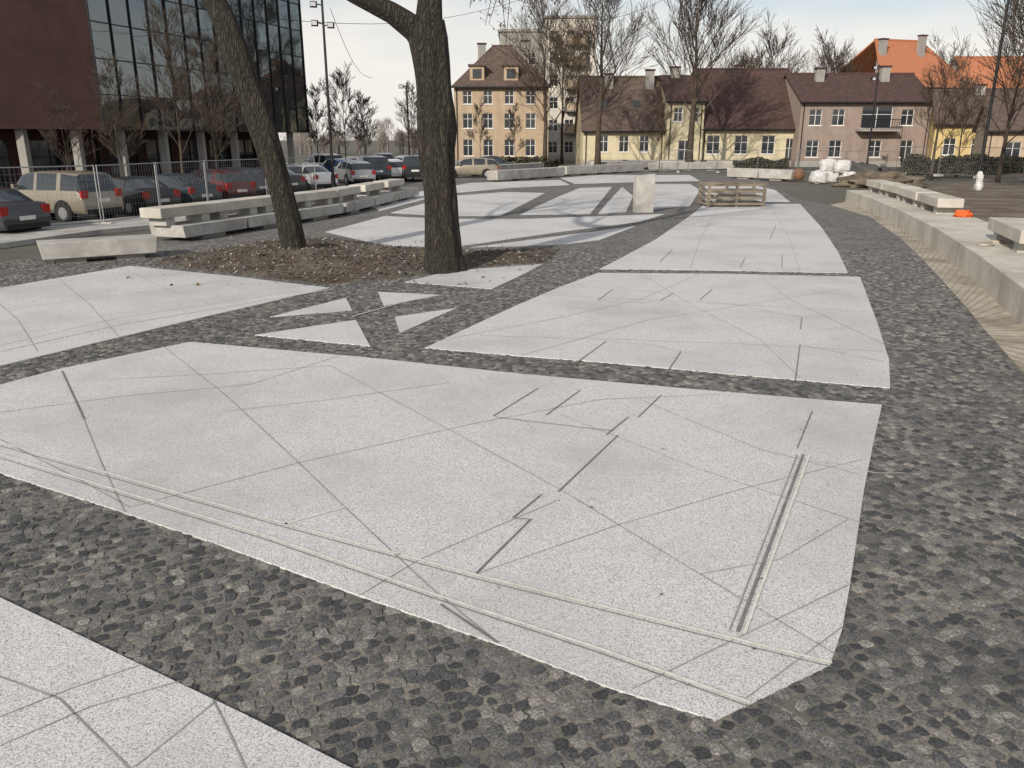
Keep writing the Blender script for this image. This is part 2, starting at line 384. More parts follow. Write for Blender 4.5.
# mulch mound with chips
mp=P([(150,262),(235,246),(330,238),(400,248),(470,251),(560,249),(545,262),(450,269),(400,278),(330,284),(235,274)])
b=MB()
xs=[p[0] for p in mp]; ys=[p[1] for p in mp]
nx,ny=80,46; x0,x1,y0,y1=min(xs),max(xs),min(ys),max(ys)
def edged(x,y,poly):
    d=9
    for i in range(len(poly)):
        a=Vector(poly[i]); c=Vector(poly[(i+1)%len(poly)]); q=Vector((x,y)); t=max(0,min(1,(q-a).dot(c-a)/(c-a).length_squared)); d=min(d,(q-(a+t*(c-a))).length)
    return d
def mh(x,y):
    return min(.20,edged(x,y,mp)*.14)*(.75+.9*noise.noise(Vector((x*.8,y*.8,0))))+.04*noise.noise(Vector((x*4,y*4,0)))+.02
GXx=np.linspace(x0,x1,nx); GYy=np.linspace(y0,y1,ny); gi=np.array([[x,y] for y in GYy for x in GXx]); ins=pip(gi[:,0],gi[:,1],mp)
vs=[(x,y,mh(x,y) if q else -.02) for (x,y),q in zip(gi,ins)]
fs=[(j*nx+i,j*nx+i+1,(j+1)*nx+i+1,(j+1)*nx+i) for j in range(ny-1) for i in range(nx-1) if ins[j*nx+i] or ins[j*nx+i+1] or ins[(j+1)*nx+i]]
b.add(vs,fs); b.build('mulch_bed',[M['mulch']],smooth=True)
b=MB()
cnt=0
while cnt<4200:
    x,y=R(x0-.3,x1+.3),R(y0-.3,y1+.3)
    if not pip(np.array([x]),np.array([y]),mp)[0]: 
        if random.random()>.03: continue
        z=.015
    else: z=max(mh(x,y),0)+.01
    a=R(0,6.28); l=R(.02,.07); w=l*R(.2,.7); t=R(-.03,.03); c,s=math.cos(a),math.sin(a)
    b.add([(x-c*l,y-s*l,z+t),(x+s*w,y-c*w,z+.01),(x+c*l,y+s*l,z-t+.02),(x-s*w,y+c*w,z+.015)],[(0,1,2,3)],random.choice((0,0,0,1,2,3))); cnt+=1
for _ in range(260):
    x,y=R(-12,11),R(2.5,24); z=.014; a=R(0,6.28); l=R(.006,.018); w=l*R(.4,.8); c,s=math.cos(a),math.sin(a)
    b.add([(x-c*l,y-s*l,z),(x+s*w,y-c*w,z+.004),(x+c*l,y+s*l,z+.006),(x-s*w,y+c*w,z+.002)],[(0,1,2,3)],random.choice((0,1,2)))
b.build('leaf_litter',[M['mulch'],M['bud'],M['wood'],M['grey_r']])
# ---------------------------------------------------------------- trees
def grow(b,p,d,L,r,depth,minr,n,up=.12,spread=.75,seg=4,kids=(3,4),dec=.5):
    pts=[p.copy()]; rad=[r]; q=p.copy(); dd=d.normalized()
    r1=max(r*.5,minr)
    for i in range(seg):
        dd=(dd+Vector((R(-1,1),R(-1,1),R(-1,1)*.7))*.13+Vector((0,0,up*.5))).normalized()
        q=q+dd*(L/seg); pts.append(q.copy()); rad.append(r+(r1-r)*(i+1)/seg)
    b.tube(pts,rad,n,0,cap=False)
    if depth<=0: return
    k=random.randint(*kids)
    for j in range(k+1):
        t=1.0 if j==0 else R(.2,.95)
        idx=t*seg; i0=min(int(idx),seg-1); pp=pts[i0].lerp(pts[i0+1],idx-i0); rr=rad[i0]*dec if j else r1
        base=(pts[i0+1]-pts[i0]).normalized()
        side=Vector((R(-1,1),R(-1,1),R(-.3,.7))).normalized()
        nd=(base+side*(spread if j else .25)).normalized()
        grow(b,pp,nd,L*R(.5,.78),max(rr,minr),depth-1,minr,max(3,n-2),up,spread,3,kids,dec)
def tree(name,x,y,H,r,depth=3,minr=.012,first=.25,lean=0,kids=(3,4),spread=.65,prim=15,wid=.30):
    b=MB(); p=Vector((x,y,-.05)); pts=[];rad=[]
    K=10; ox=oy=0
    for i in range(K+1):
        t=i/K; ox+=R(-.012,.012)*H*t; oy+=R(-.012,.012)*H*t
        pts.append(p+Vector((lean*t*H+ox,oy,t*H*.9))); rad.append(max(r*(1-t)**.85*(1.3 if i==0 else 1),minr))
    b.tube(pts,rad,8,0)
    for j in range(prim):
        t=first+(1-first)*((j+R(0,.8))/prim); idx=t*K; i0=min(int(idx),K-1); pp=pts[i0].lerp(pts[i0+1],idx-i0); rr=rad[i0]*R(.28,.45)
        a=j*2.4+R(-.4,.4); el=.95+.9*t
        grow(b,pp,Vector((math.cos(a),math.sin(a),el)),H*wid*(1.15-.65*t)*R(.8,1.15),max(rr,minr),depth,minr,5,.04,spread,4,kids,.42)
    return b.build(name,[M['twig']],smooth=True)
D1=G(443,270)[1]
b=MB()
tp=[(443,276,.66),(443,269,.50),(442,255,.42),(441,230,.375),(440,190,.36),(437,150,.36),(436,110,.37),(433,70,.38),(430,40,.40),(428,22,.36)]
pr=resamp([(Vector(W(u,v,D1)),r) for u,v,r in tp],.18); b.tube([p for p,_ in pr],[r for _,r in pr],40,0,False,wob=.26)
bl=[Vector(W(u,v,D1+dy)) for u,v,dy in ((432,48,0),(415,28,0),(392,12,-.1),(352,-8,-.2),(300,-50,-.3),(250,-110,-.2))]
pr=resamp(list(zip(bl,[.32,.25,.20,.17,.14,.11])),.2); b.tube([p for p,_ in pr],[r for _,r in pr],20,0,False,wob=.25)
br=[Vector(W(u,v,D1+dy)) for u,v,dy in ((430,45,0),(430,20,0),(431,0,.05),(436,-50,.2),(450,-120,.4),(455,-200,.6))]
pr=resamp(list(zip(br,[.36,.27,.24,.22,.19,.15])),.2); b.tube([p for p,_ in pr],[r for _,r in pr],22,0,False,wob=.25)
for q,d,r in ((bl[3],(-.3,.3,.9),.1),(bl[5],(-.8,0,.5),.1),(br[3],(.8,-.2,.5),.12),(br[4],(-.5,.6,.7),.11),(br[5],(.2,-.3,1),.13),(br[4],(.6,.6,.5),.1)):
    grow(b,q,Vector(d),2.6,r,4,.007,7,.1,.7,4,(2,3))
for k in range(13):
    u=R(462,560); y=D1+R(-1,1); p0=Vector(W(u+R(-10,30),-60,y)); p1=Vector(W(u,R(5,42) if u<515 else R(-5,18),y))
    mid=p0.lerp(p1,.5)+Vector((R(-.2,.2),0,.1)); q=[p0,mid,p1]; b.tube(q,[.012,.009,.005],4,0,False)
    for _ in range(16):
        t=R(.3,1); c=p0.lerp(p1,t)+Vector((R(-.16,.16),R(-.16,.16),R(-.1,.1))); b.tube([p0.lerp(p1,t),c],[.005,.003],3,0,False)
        s=R(.012,.03); b.add([c+Vector((s,0,0)),c+Vector((-s*.5,s,0)),c+Vector((-s*.5,-s,s)),c+Vector((0,0,-s*1.6))],[(0,1,2),(0,3,1),(1,3,2),(2,3,0)],1)
b.build('linden_tree',[M['bark'],M['bud']],smooth=True)
D2=G(295,257)[1]; b=MB()
tp=[(296,262,.42),(295,255,.34),(293,245,.30),(287,215,.285),(279,180,.28),(268,145,.28),(256,110,.29),(244,75,.29),(236,50,.30),(226,22,.27),(215,0,.25),(195,-45,.22),(180,-90,.19),(170,-150,.15)]
pts=[Vector(W(u,v,D2)) for u,v,_ in tp]; pr=resamp([(q,t[2]) for q,t in zip(pts,tp)],.2); b.tube([p for p,_ in pr],[r for _,r in pr],32,0,False,wob=.25)
for q,d,r in ((pts[10],(-.8,.3,.5),.11),(pts[11],(.7,.2,.7),.11),(pts[12],(-.5,-.6,.6),.1),(pts[13],(-.3,.2,1),.13),(pts[13],(.5,.5,1),.1)):
    grow(b,q,Vector(d),2.6,r,4,.007,7,.1,.7,4,(2,3))
b.build('linden_tree',[M['bark'],M['bud']],smooth=True)
def T(u,vb,vt,D,r,**k):
    x=XO(u,D); H=W(u,vt,D)[2]; return tree('bare_tree',x,D,max(H,2.5),r,**k)
T(598,0,-30,78,.30,minr=.016,prim=22,first=.28,wid=.26)
T(690,0,-20,80,.36,minr=.018,prim=22,first=.28,wid=.28)
T(545,0,10,88,.26,minr=.018,prim=18)
T(562,0,45,100,.2,minr=.02)
T(765,0,45,118,.22,minr=.022)
T(825,0,50,112,.22,minr=.022)
T(745,0,60,125,.22,minr=.022)
T(935,0,50,60,.11,minr=.010,wid=.24)
T(960,0,80,66,.08,minr=.010,wid=.24)
T(1003,0,5,50,.15,minr=.010,prim=20)
T(1062,0,-60,38,.28,minr=.009,lean=-.10,prim=22,kids=(4,4))
T(215,0,35,40,.07,minr=.008,wid=.2)
T(120,0,55,36,.05,minr=.007,wid=.18)
T(180,0,10,42,.09,minr=.008,wid=.22,prim=18)
T(65,0,90,33,.035,minr=.006,wid=.2,prim=10)
T(412,0,85,60,.05,minr=.010,wid=.18)
T(345,0,70,66,.06,minr=.011,wid=.2)
T(365,0,95,80,.06,minr=.013,wid=.2)
T(318,0,85,70,.06,minr=.012,wid=.2)
T(660,0,100,76,.04,minr=.012,wid=.18,prim=9)
T(480,0,100,80,.04,minr=.012,wid=.18,prim=9)
T(515,0,105,78,.04,minr=.012,wid=.18,prim=9)
b=MB()
for u0,u1,vt,D,cn in ((300,470,124,170,26),(700,870,52,150,15),(860,1100,95,140,14),(-200,320,110,200,20)):
    for i in range(cn):
        x=XO(u0+(u1-u0)*(i+R(0,1))/cn,D+R(-8,8)); H=W(400,vt+R(-6,14),D)[2]; y=D+R(-8,8)
        b.tube([(x,y,0),(x,y,H*.5)],[.3,.15],4)
        for _ in range(420):
            a=R(0,6.28); rr=math.sqrt(random.random())*H*.30; z=H*(.30+.66*random.random()); k=math.sin(min(1,(H-z)/(H*.65)+.12)*math.pi*.6)
            X,Y=x+math.cos(a)*rr*k,y+math.sin(a)*rr*k; dx,dz=R(-.6,.6),R(.4,1.3)
            b.add([(X,Y,z),(X+.06,Y,z),(X+dx,Y+R(-.3,.3),z+dz)],[(0,1,2)])
b.build('distant_tree_line',[M['haze']])
# ---------------------------------------------------------------- buildings
def facade(b,p0,p1,z0,z1,wins,mw=0,mg=1,mf=2,rec=.14):
    p0=Vector(p0);p1=Vector(p1); d=(p1-p0); L=d.length; d/=L; nn=Vector((d.y,-d.x))
    def pt(s,z,o=0): q=p0+d*s+nn*o; return (q.x,q.y,z)
    ss=sorted({0,L,*[w[0] for w in wins],*[w[1] for w in wins]}); zs=sorted({z0,z1,*[w[2] for w in wins],*[w[3] for w in wins]})
    ss=[s for s in ss if 0<=s<=L]; zs=[z for z in zs if z0<=z<=z1]
    for a,c in zip(ss[:-1],ss[1:]):
        for e,g in zip(zs[:-1],zs[1:]):
            ms,mz=(a+c)/2,(e+g)/2
            if any(w[0]<ms<w[1] and w[2]<mz<w[3] for w in wins): continue
            b.add([pt(a,e),pt(c,e),pt(c,g),pt(a,g)],[(0,1,2,3)],mw)
    for w in wins:
        a,c,e,g=w[:4]
        b.add([pt(a,e,-rec),pt(c,e,-rec),pt(c,g,-rec),pt(a,g,-rec)],[(0,1,2,3)],mg)
        b.add([pt(a,e),pt(c,e),pt(c,e,-rec),pt(a,e,-rec)],[(0,1,2,3)],mw)
        b.add([pt(a,g),pt(c,g),pt(c,g,-rec),pt(a,g,-rec)],[(3,2,1,0)],mw)
        b.add([pt(a,e),pt(a,g),pt(a,g,-rec),pt(a,e,-rec)],[(3,2,1,0)],mw)
        b.add([pt(c,e),pt(c,g),pt(c,g,-rec),pt(c,e,-rec)],[(0,1,2,3)],mw)
        fw=.055
        an=math.atan2(d.y,d.x)
        def bar(s0,s1,za,zb,o=-rec+.03,mm=mf):
            q=p0+d*((s0+s1)/2)+nn*o; b.box((q.x,q.y),(s1-s0,.05),za,zb,an,mm)
        bar(a,a+fw,e,g); bar(c-fw,c,e,g); bar(a+fw,c-fw,e,e+fw); bar(a+fw,c-fw,g-fw,g)
        bar((a+c)/2-.03,(a+c)/2+.03,e+fw,g-fw)
        if g-e>1.2: bar(a+fw,(a+c)/2-.03,e+(g-e)*.62,e+(g-e)*.62+.05); bar((a+c)/2+.03,c-fw,e+(g-e)*.62,e+(g-e)*.62+.05)
        if len(w)<5: bar(a-.1,c+.1,e-.09,e,.04)
def house(name,x0,y0,x1,y1,depth,eave,ridge,wall,roof,wins,hip=0,chim=(),over=.5,base_z=-.1,side_wins=(),roof_side=True,skyl=()):
    e=empty(name)
    p0=Vector((x0,y0)); p1=Vector((x1,y1)); d=p1-p0; L=d.length; d/=L; nn=Vector((-d.y,d.x))
    q0=p0+nn*depth; q1=p1+nn*depth
    b=MB(); facade(b,p0,p1,base_z,eave,list(wins)); facade(b,q0,p0,base_z,eave,list(side_wins)); facade(b,p1,q1,base_z,eave,list(side_wins)); facade(b,q1,q0,base_z,eave,[])
    def pt(s,t,z): q=p0+d*s+nn*t; return (q.x,q.y,z)
    if not hip and ridge>eave:
        b.add([pt(0,0,eave),pt(0,depth,eave),pt(0,depth/2,ridge)],[(0,2,1)],0); b.add([pt(L,0,eave),pt(L,depth,eave),pt(L,depth/2,ridge)],[(0,1,2)],0)
    an=math.atan2(d.y,d.x)
    if over: 
        q=p0+d*(L/2)-nn*.05; b.box((q.x,q.y),(L+.2,.1),.0,.6,an,3)
    b.build('walls',[wall,M['glass'],M['white'],M['grey_r']],parent=e)
    b=MB()
    if ridge>eave:
        th=.18; o=over; sl=(ridge-eave)/(depth/2); ez=eave-o*sl+.05; h=hip; og=.25
        A=[pt(-og,-o,ez),pt(L+og,-o,ez),pt(L+og-h,depth/2,ridge+.05),pt(-og+h,depth/2,ridge+.05),pt(L+og,depth+o,ez),pt(-og,depth+o,ez)]
        Bt=[(x,y,z+th) for x,y,z in A]
        fs=[(6,7,8,9),(8,10,11,9),(0,3,2,1),(2,3,5,4),(0,1,7,6),(4,5,11,10),(1,2,8,7),(2,4,10,8),(5,3,9,11),(3,0,6,9)]
        b.add(A+Bt,fs,0)
        b.tube([pt(-og+h,depth/2,ridge+.25),pt(L+og-h,depth/2,ridge+.25)],[.13,.13],6,0)
        b.tube([pt(-og,-o-.07,ez+.05),pt(L+og,-o-.07,ez+.05)],[.08,.08],6,1)
        b.tube([pt(.3,-.1,0),pt(.3,-.1,eave-.3)],[.05,.05],6,1); b.tube([pt(L-.3,-.1,0),pt(L-.3,-.1,eave-.3)],[.05,.05],6,1)
        for s,t in skyl:
            z=eave+t*sl+.28; k=.7; b.add([pt(s,t,z),pt(s+.8,t,z),pt(s+.8,t+k,z+k*sl),pt(s,t+k,z+k*sl)],[(0,1,2,3)],2)
    else:
        q=p0+d*(L/2)+nn*(depth/2); b.box((q.x,q.y),(L+.4,depth+.4),eave,eave+.35,an,0)
    b.build('roof',[roof,M['frame_d'],M['glass']],parent=e)
    if chim:
        b=MB()
        for s,t,zt in chim:
            q=p0+d*s+nn*t; b.box((q.x,q.y),(.9,.6),eave,zt,an,0); b.box((q.x,q.y),(1.1,.8),zt,zt+.15,an,1)
        b.build('chimneys',[M['grey_r'],M['brick']],parent=e)
    return e
def wrow(ss,z0,z1,w=1.3): return [(s-w/2,s+w/2,z0,z1) for s in ss]
D=90; xa,xm,xb=XO(583,D),XO(664,D),XO(700,D); xc=XO(795,D)
house('yellow_house',xa,D,xm,D,10,4.0,9.2,M['cream'],M['roof_br'],wrow([2.2,4.4,6.6],1.5,3.2,1.0),chim=((3,4,9.6),(7.5,4,10)),skyl=((2,1.8),(5.5,1.8)))
house('yellow_house',xb,D-.4,xc,D-.4,11,4.2,10.0,M['cream'],M['roof_dr'],wrow([1.3,4.3,7.2],1.3,3.2,1.4)+[(9.1,9.9,.2,2.9,1)],chim=((5,6,10.6),))
house('entrance_bay_house',xm+.03,D-1,xb-.03,D-1,10,6.6,9.2,M['cream'],M['roof_dr'],wrow([1.1,2.8],4.6,6.0,.9)+[(1.3,2.7,.2,2.7,1)],over=.35,chim=((1.5,5,10.3),))
D=95; x0,x1=XO(455,D),XO(548,D)
house('ochre_house',x0,D,x1,D,12,8.6,13.0,M['ochre'],M['roof_br'],wrow([1.5,3.8,6.2,8.6],1,2.8,1.1)+wrow([1.5,3.8,6.2,8.6],4.0,5.6,1.1)+wrow([1.5,3.8,6.2,8.6],6.6,8.0,1.0),hip=4.4,chim=((3,5,13.3),(8,5,13.6)),side_wins=wrow([2.5,6,9.5],4,5.6,1.1)+wrow([2.5,6,9.5],1,2.7,1.1))
b=MB()
for s in (2.6,6.4):
    b.box((x0+s,D+1.2),(1.6,1.6),9.0,10.6,0,0); b.box((x0+s,D+.39),(1.0,.03),9.3,10.3,0,1); b.box((x0+s,D+1.2),(2.0,2.0),10.6,10.8,0,2)
b.build('dormers',[M['ochre'],M['glass'],M['roof_br']],parent=bpy.data.objects['ochre_house'])
D=118; x0,x1,x2=XO(500,D),XO(543,D),XO(592,D)
wz=[(z,z+1.5) for z in (1,3.9,6.8,9.7,12.6,15.2)]
e=house('apartment_block',x1,D-2,x2,D-2,12,18.2,18.2,M['offwhite'],M['grey_r'],[w for z in wz for w in wrow([1.3,3.5,5.6],z[0],z[1],1.2)],over=0)
b=MB()
for z,_ in wz[1:]:
    b.box((x1+4.2,D-2.6),(2.8,1.15),z-.35,z-.2,0,0); b.box((x1+4.2,D-3.2),(2.8,.06),z-.2,z+.75,0,1)
b.build('balconies',[M['grey_r'],M['ochre']],parent=e)
house('apartment_block',x0,D,x1-.05,D,12,16.8,16.8,M['grey_r'],M['grey_r'],[w for z in wz[:5] for w in wrow([1.5,4.3],z[0],z[1],1.3)],over=0)
D=88; x0,x1=XO(797,D),XO(926,D)
e=house('pink_house',x0,D,x1,D,11,6.6,9.4,M['pink'],M['roof_dr'],wrow([1.6,4,8.2,11.5],1.0,2.7,1.3)+wrow([1.6,4,11.2],4.2,5.8,1.3)+[(6.4,9.6,3.9,6.1,1)],chim=((3,4,10),(10,4,10.2)))
b=MB(); b.box((x0+8,D-.7),(4.2,1.3),3.6,3.8,0,0)
for i in range(18): b.box((x0+6+i*.24,D-1.32),(.04,.04),3.8,4.75,0,1)
b.box((x0+8,D-1.32),(4.2,.07),4.75,4.82,0,1); b.build('balcony',[M['grey_r'],M['frame_d']],parent=e)
D=106; x0,x1=XO(872,D),XO(978,D)
house('orange_roof_house',x0,D,x1,D+4,12,9.4,15.0,M['ochre'],M['roof_or'],wrow([2,5,8,11],6.3,8.0,1.2)+wrow([2,5,8,11],2.3,4.0,1.2),hip=3.5,chim=((3,4,15),(9,4,15.6)))
D=118; house('orange_roof_house',XO(960,D),D,XO(1040,D),D,10,9,13.8,M['offwhite'],M['roof_or'],wrow([2,5,8],6,7.6,1.2))
D=84; x0,x1=XO(932,D),XO(1012,D)
house('small_yellow_house',x0,D,x1,D-3,9,4.4,7.4,M['yellow'],M['roof_br'],wrow([1.5,4,6.4],1.3,2.9,1.1),chim=((4,4,8),))
D=70; house('garden_house',XO(985,D),D,XO(1100,D),D-4,8,3.6,5.8,M['ochre'],M['roof_br'],wrow([2,5,8],1.2,2.6,1.2))
# office building
A0=Vector((XO(-130,38),38.0)); A1=Vector((XO(106,44),44.0)); A2=Vector((XO(309,63),63.0))
TOP=15.5; e=empty('office_building')
b=MB(); d=A1-A0; L=d.length
ws=[]
for s in np.arange(L-6.6,0.2,-3.6):
    for z in (5.3,8.7,12.1): ws.append((float(s),float(s)+1.6,z,z+1.9))
facade(b,A0,A1,3.3,TOP,ws)
back=Vector((-14,9))
facade(b,A2,A2+back,3.3,TOP,[]) ; facade(b,A0+back,A0,3.3,TOP,[])
b.add([(A0.x,A0.y,3.3),(A1.x,A1.y,3.3),(A2.x,A2.y,3.3),((A2+back).x,(A2+back).y,3.3),((A0+back).x,(A0+back).y,3.3)],[(4,3,2,1,0)],3)
b.add([(A0.x,A0.y,TOP),(A1.x,A1.y,TOP),(A2.x,A2.y,TOP),((A2+back).x,(A2+back).y,TOP),((A0+back).x,(A0+back).y,TOP)],[(0,1,2,3,4)],3)
b.build('brick_walls',[M['brick'],M['glass'],M['white'],M['frame_d']],parent=e)
b=MB(); d=A2-A1; L=d.length; d/=L; nn=Vector((d.y,-d.x)); an=math.atan2(d.y,d.x)
cols=14; rowsz=[3.3+i*1.75 for i in range(8)]
for i in range(cols):
    for j in range(len(rowsz)-1):
        s0,s1=L*i/cols,L*(i+1)/cols; t1,t2=R(-.012,.012),R(-.012,.012)
        q=lambda s,o:(A1+d*s+nn*(.05+o))
        a=q(s0,t1);c=q(s1,-t1); z0,z1=rowsz[j],rowsz[j+1]
        b.add([(a.x,a.y,z0),(c.x,c.y,z0),(c.x+nn.x*t2,c.y+nn.y*t2,z1),(a.x+nn.x*t2,a.y+nn.y*t2,z1)],[(0,1,2,3)],0)
for i in range(cols+1):
    q=A1+d*(L*i/cols)+nn*.08; b.box((q.x,q.y),(.05,.12),3.3,TOP,an,1)
for z in rowsz:
    q=A1+d*(L/2)+nn*.075; b.box((q.x,q.y),(L,.09),z-.025,z+.025,an,1)
b.build('curtain_wall',[M['mirror'],M['frame_d']],parent=e)
b=MB()
for P0,P1,k in ((A0,A1,4),(A1,A2,6)):
    dd=(P1-P0); nn2=Vector((dd.y,-dd.x)).normalized(); 
    for i in range(k):
        q=P0+dd*((i+.5)/k)-nn2*.5; b.box((q.x,q.y),(.4,.4),-.1,3.3,0,0)
    q0,q1=P0-nn2*3.2,P1-nn2*3.2
    facade(b,q0,q1,-.1,3.3,[(s,s+2.2,.3,2.8) for s in np.arange(.6,dd.length-2.4,3.0).tolist()],1,2,3)
b.build('ground_floor',[M['grey_r'],M['brick'],M['glass'],M['frame_d']],parent=e)
# ---------------------------------------------------------------- cars
def car(x,y,heading,paint,kind='sedan',s=1.0):
    e=empty('parked_car',(x,y,-.03),heading)
    Ln,Wd=(4.6,1.84) if kind=='suv' else (4.4,1.76)
    if kind=='suv':
        st=[(0,.62,.62,.80),(.02,.85,.85,.90),(.08,.98,.98,.97),(.25,1.10,1.10,1),(.36,1.12,1.66,1),(.50,1.12,1.76,1),(.53,1.12,1.76,1),(.74,1.13,1.76,1),(.78,1.13,1.75,1),(.93,1.14,1.68,.98),(.985,1.05,1.05,.96),(1,.65,.65,.92)]; pil=[5,7]; zb=.34
    elif kind=='hatch':
        st=[(0,.5,.5,.80),(.02,.7,.7,.9),(.1,.82,.82,.97),(.25,.95,.95,1),(.40,.97,1.42,1),(.54,.98,1.50,1),(.57,.98,1.50,1),(.76,1.0,1.47,1),(.80,1.0,1.45,1),(.92,1.02,1.35,.98),(.985,.95,.95,.95),(1,.55,.55,.9)]; pil=[5,7]; zb=.24
    else:
        st=[(0,.5,.5,.80),(.02,.66,.66,.9),(.1,.76,.76,.97),(.27,.90,.90,1),(.42,.93,1.36,1),(.53,.94,1.43,1),(.56,.94,1.43,1),(.72,.96,1.38,1),(.745,.97,1.34,1),(.87,1.0,1.02,.98),(.98,.98,.98,.94),(1,.6,.6,.9)]; pil=[5,7]; zb=.24
    b=MB(); vs=[]; g=[]
    for xf,bt,rf,wf in st:
        X=Ln*(.5-xf); w=Wd/2*wf; gh=rf-bt>.1; g.append(gh)
        z1=min(zb+.12,bt-.1)
        half=[(w*.92,zb),(w,z1),(w*1.0,(z1+bt)/2+.05),(w*.96,bt if gh else bt-.04)]
        half+= [(w*.80,rf-.05),(w*.62,rf)] if gh else [(w*.86,bt),(w*.5,bt+.025)]
        ringp=half+[(-a,c) for a,c in half[::-1]]
        vs+=[(X,a,c) for a,c in ringp]
    n=12; fs=[];ms=[]
    for i in range(len(st)-1):
        for j in range(n):
            k=(j+1)%n; fs.append((i*n+j,i*n+k,(i+1)*n+k,(i+1)*n+j)); m=0
            side=j in (3,7); topf=j in (4,5,6)
            if side and (g[i] or g[i+1]) and i not in pil: m=1
            if topf and g[i]!=g[i+1]: m=1
            if j==11: m=2
            ms.append(m)
    fs.append(tuple(range(n-1,-1,-1))); ms.append(0); fs.append(tuple((len(st)-1)*n+k for k in range(n))); ms.append(0)
    b.v=vs; b.f=[f[::-1] for f in fs]; b.m=ms
    ob=b.build('body',[paint,M['glass'],M['black']],parent=e,smooth=True)
    bv=ob.modifiers.new('b','BEVEL'); bv.width=.03; bv.segments=2; bv.limit_method='ANGLE'; bv.angle_limit=math.radians(25)
    b=MB(); wr=.36 if kind=='suv' else .31
    for wx in (Ln*.31,-Ln*.29):
        for sd in (-1,1):
            yy=sd*Wd/2
            b.tube([(wx,yy*.80,wr+.03),(wx,yy*1.004,wr+.03)],[wr+.07]*2,20,2)
            b.tube([(wx,yy*.80,wr),(wx,yy*1.01-sd*.03,wr),(wx,yy*1.025,wr)],[wr,wr,wr*.93],20,0)
            b.tube([(wx,yy*1.0,wr),(wx,yy*1.032,wr)],[wr*.62,wr*.58],10,1)
    b.build('wheels',[M['rubber'],M['rim'],M['black']],parent=e)
    b=MB(); tz=1.0 if kind=='suv' else .78
    for sd in (-1,1):
        b.box((-Ln*.485,sd*Wd*.40),(.10,.26),tz-.12,tz+.14,0,0)
        b.box((Ln*.475,sd*Wd*.36),(.14,.34),tz-.28,tz-.12,0,1)
        b.box((Ln*.17,sd*(Wd/2+.06)),(.14,.18),tz+.18,tz+.32,0,2)
    b.box((-Ln*.5-.01,0),(.02,.52),tz-.28,tz-.16,0,3); b.box((Ln*.5+.01,0),(.02,.52),.45,.57,0,3)
    b.box((-Ln*.495,0),(.06,Wd*.8),zb,zb+.16,0,4); b.box((Ln*.495,0),(.06,Wd*.7),zb,zb+.18,0,4)
    b.build('trim',[M['red'],M['head'],paint,M['white'],M['frame_d']],parent=e)
def paint(n,c): return flat('car_paint_'+n,c,.3,.35,.5,.6)
PB=paint('beige',(.30,.26,.20));PK=paint('black',(.015,.015,.018));PD=paint('dark_blue',(.03,.045,.06));PR=paint('red',(.11,.016,.016));PS=paint('silver',(.35,.36,.38));PW=paint('white',(.65,.65,.65));PG=paint('dark_grey',(.06,.06,.065)); PU=paint('blue',(.04,.09,.25))
for u,v,h,p,k in ((45,222,158,PB,'suv'),(118,214,150,PK,'sedan'),(165,208,150,PD,'sedan'),(205,202,148,PR,'hatch'),(228,198,148,PG,'hatch'),(262,194,146,PK,'sedan'),(300,190,140,PW,'sedan'),(276,190,140,PS,'hatch'),
    (350,184,120,PS,'hatch'),(368,182,115,PD,'suv'),(388,181,110,PW,'hatch'),(412,181,100,PK,'suv'),(352,176,110,PR,'hatch'),(382,175,100,PG,'suv'),(405,174,90,PW,'hatch'),(470,178,180,PB,'hatch'),(437,175,90,PS,'hatch'),(-40,236,158,PG,'sedan'),(335,180,130,PU,'hatch'),(495,172,0,PD,'sedan'),(320,177,130,PW,'suv')):
    x,y=G(u,v); car(x,y+1.0,math.radians(h),p,k)
# ---------------------------------------------------------------- concrete benches
def beam(name,a,c,w,h,z0=0,mat='concrete',inset=.12,plinth=.12):
    a=Vector(a);c=Vector(c); d=c-a; L=d.length; an=math.atan2(d.y,d.x); q=(a+c)/2
    e=empty(name,(q.x,q.y,z0),an)
    b=MB(); k=max(1,round(L/3.4))
    for i in range(k): b.box((-L/2+L*(i+.5)/k,0),(L/k-.02,w),plinth,h,0,0,taper=1-.12/(L/k))
    b.build('seat',[M[mat]],parent=e,bev=.015)
    b=MB()
    k=max(2,int(L/2.2)); 
    for i in range(k): b.box((-L/2+L*(i+.5)/k,0),(min(1.0,L/k*.5),w-2*inset),-.03,plinth,0,0)
    b.build('plinth',[M['grey_r']],parent=e); return e
def bench(x,y,z,an,L=2.4):
    e=empty('concrete_bench',(x,y,z),an)
    b=MB(); b.box((0,0),(L,.75),.22,.50,0,0); b.build('seat',[M['concrete_w']],parent=e,bev=.02)
    b=MB(); b.box((-L*.32,0),(.35,.6),0,.22,0,0); b.box((L*.32,0),(.35,.6),0,.22,0,0); b.build('legs',[M['concrete']],parent=e)
    return e
a=G(30,266); c=G(150,258); beam('concrete_bench',(a[0],a[1]+.4),(c[0],c[1]+.45),.8,.50)
b=MB(); b.prism(P([(-120,262),(0,247),(100,233),(190,224),(190,214),(0,231),(-120,243)]),-.05,.10); b.build('paving_terrace',[M['concrete']])
la=Vector(G(182,243)); lb=Vector(G(346,216)); lc=Vector(G(420,197))
for s,t in ((la,lb),(lb,lc)):
    d=(t-s).normalized(); nrm=Vector((-d.y,d.x)); 
    beam('concrete_ledge_bench',s+nrm*.6+d*.1,t+nrm*.6-d*.1,1.2,.46)
def along(p,q,t,o):
    p=Vector(p);q=Vector(q);d=(q-p).normalized(); r=p.lerp(q,t)+Vector((-d.y,d.x))*o; return r,math.atan2(d.y,d.x)
for t,o in ((.10,.75),(.36,.75),(.62,.75),(.88,.75)):
    r,an=along(la,lb,t,o); bench(r.x,r.y,.46,an,2.3)
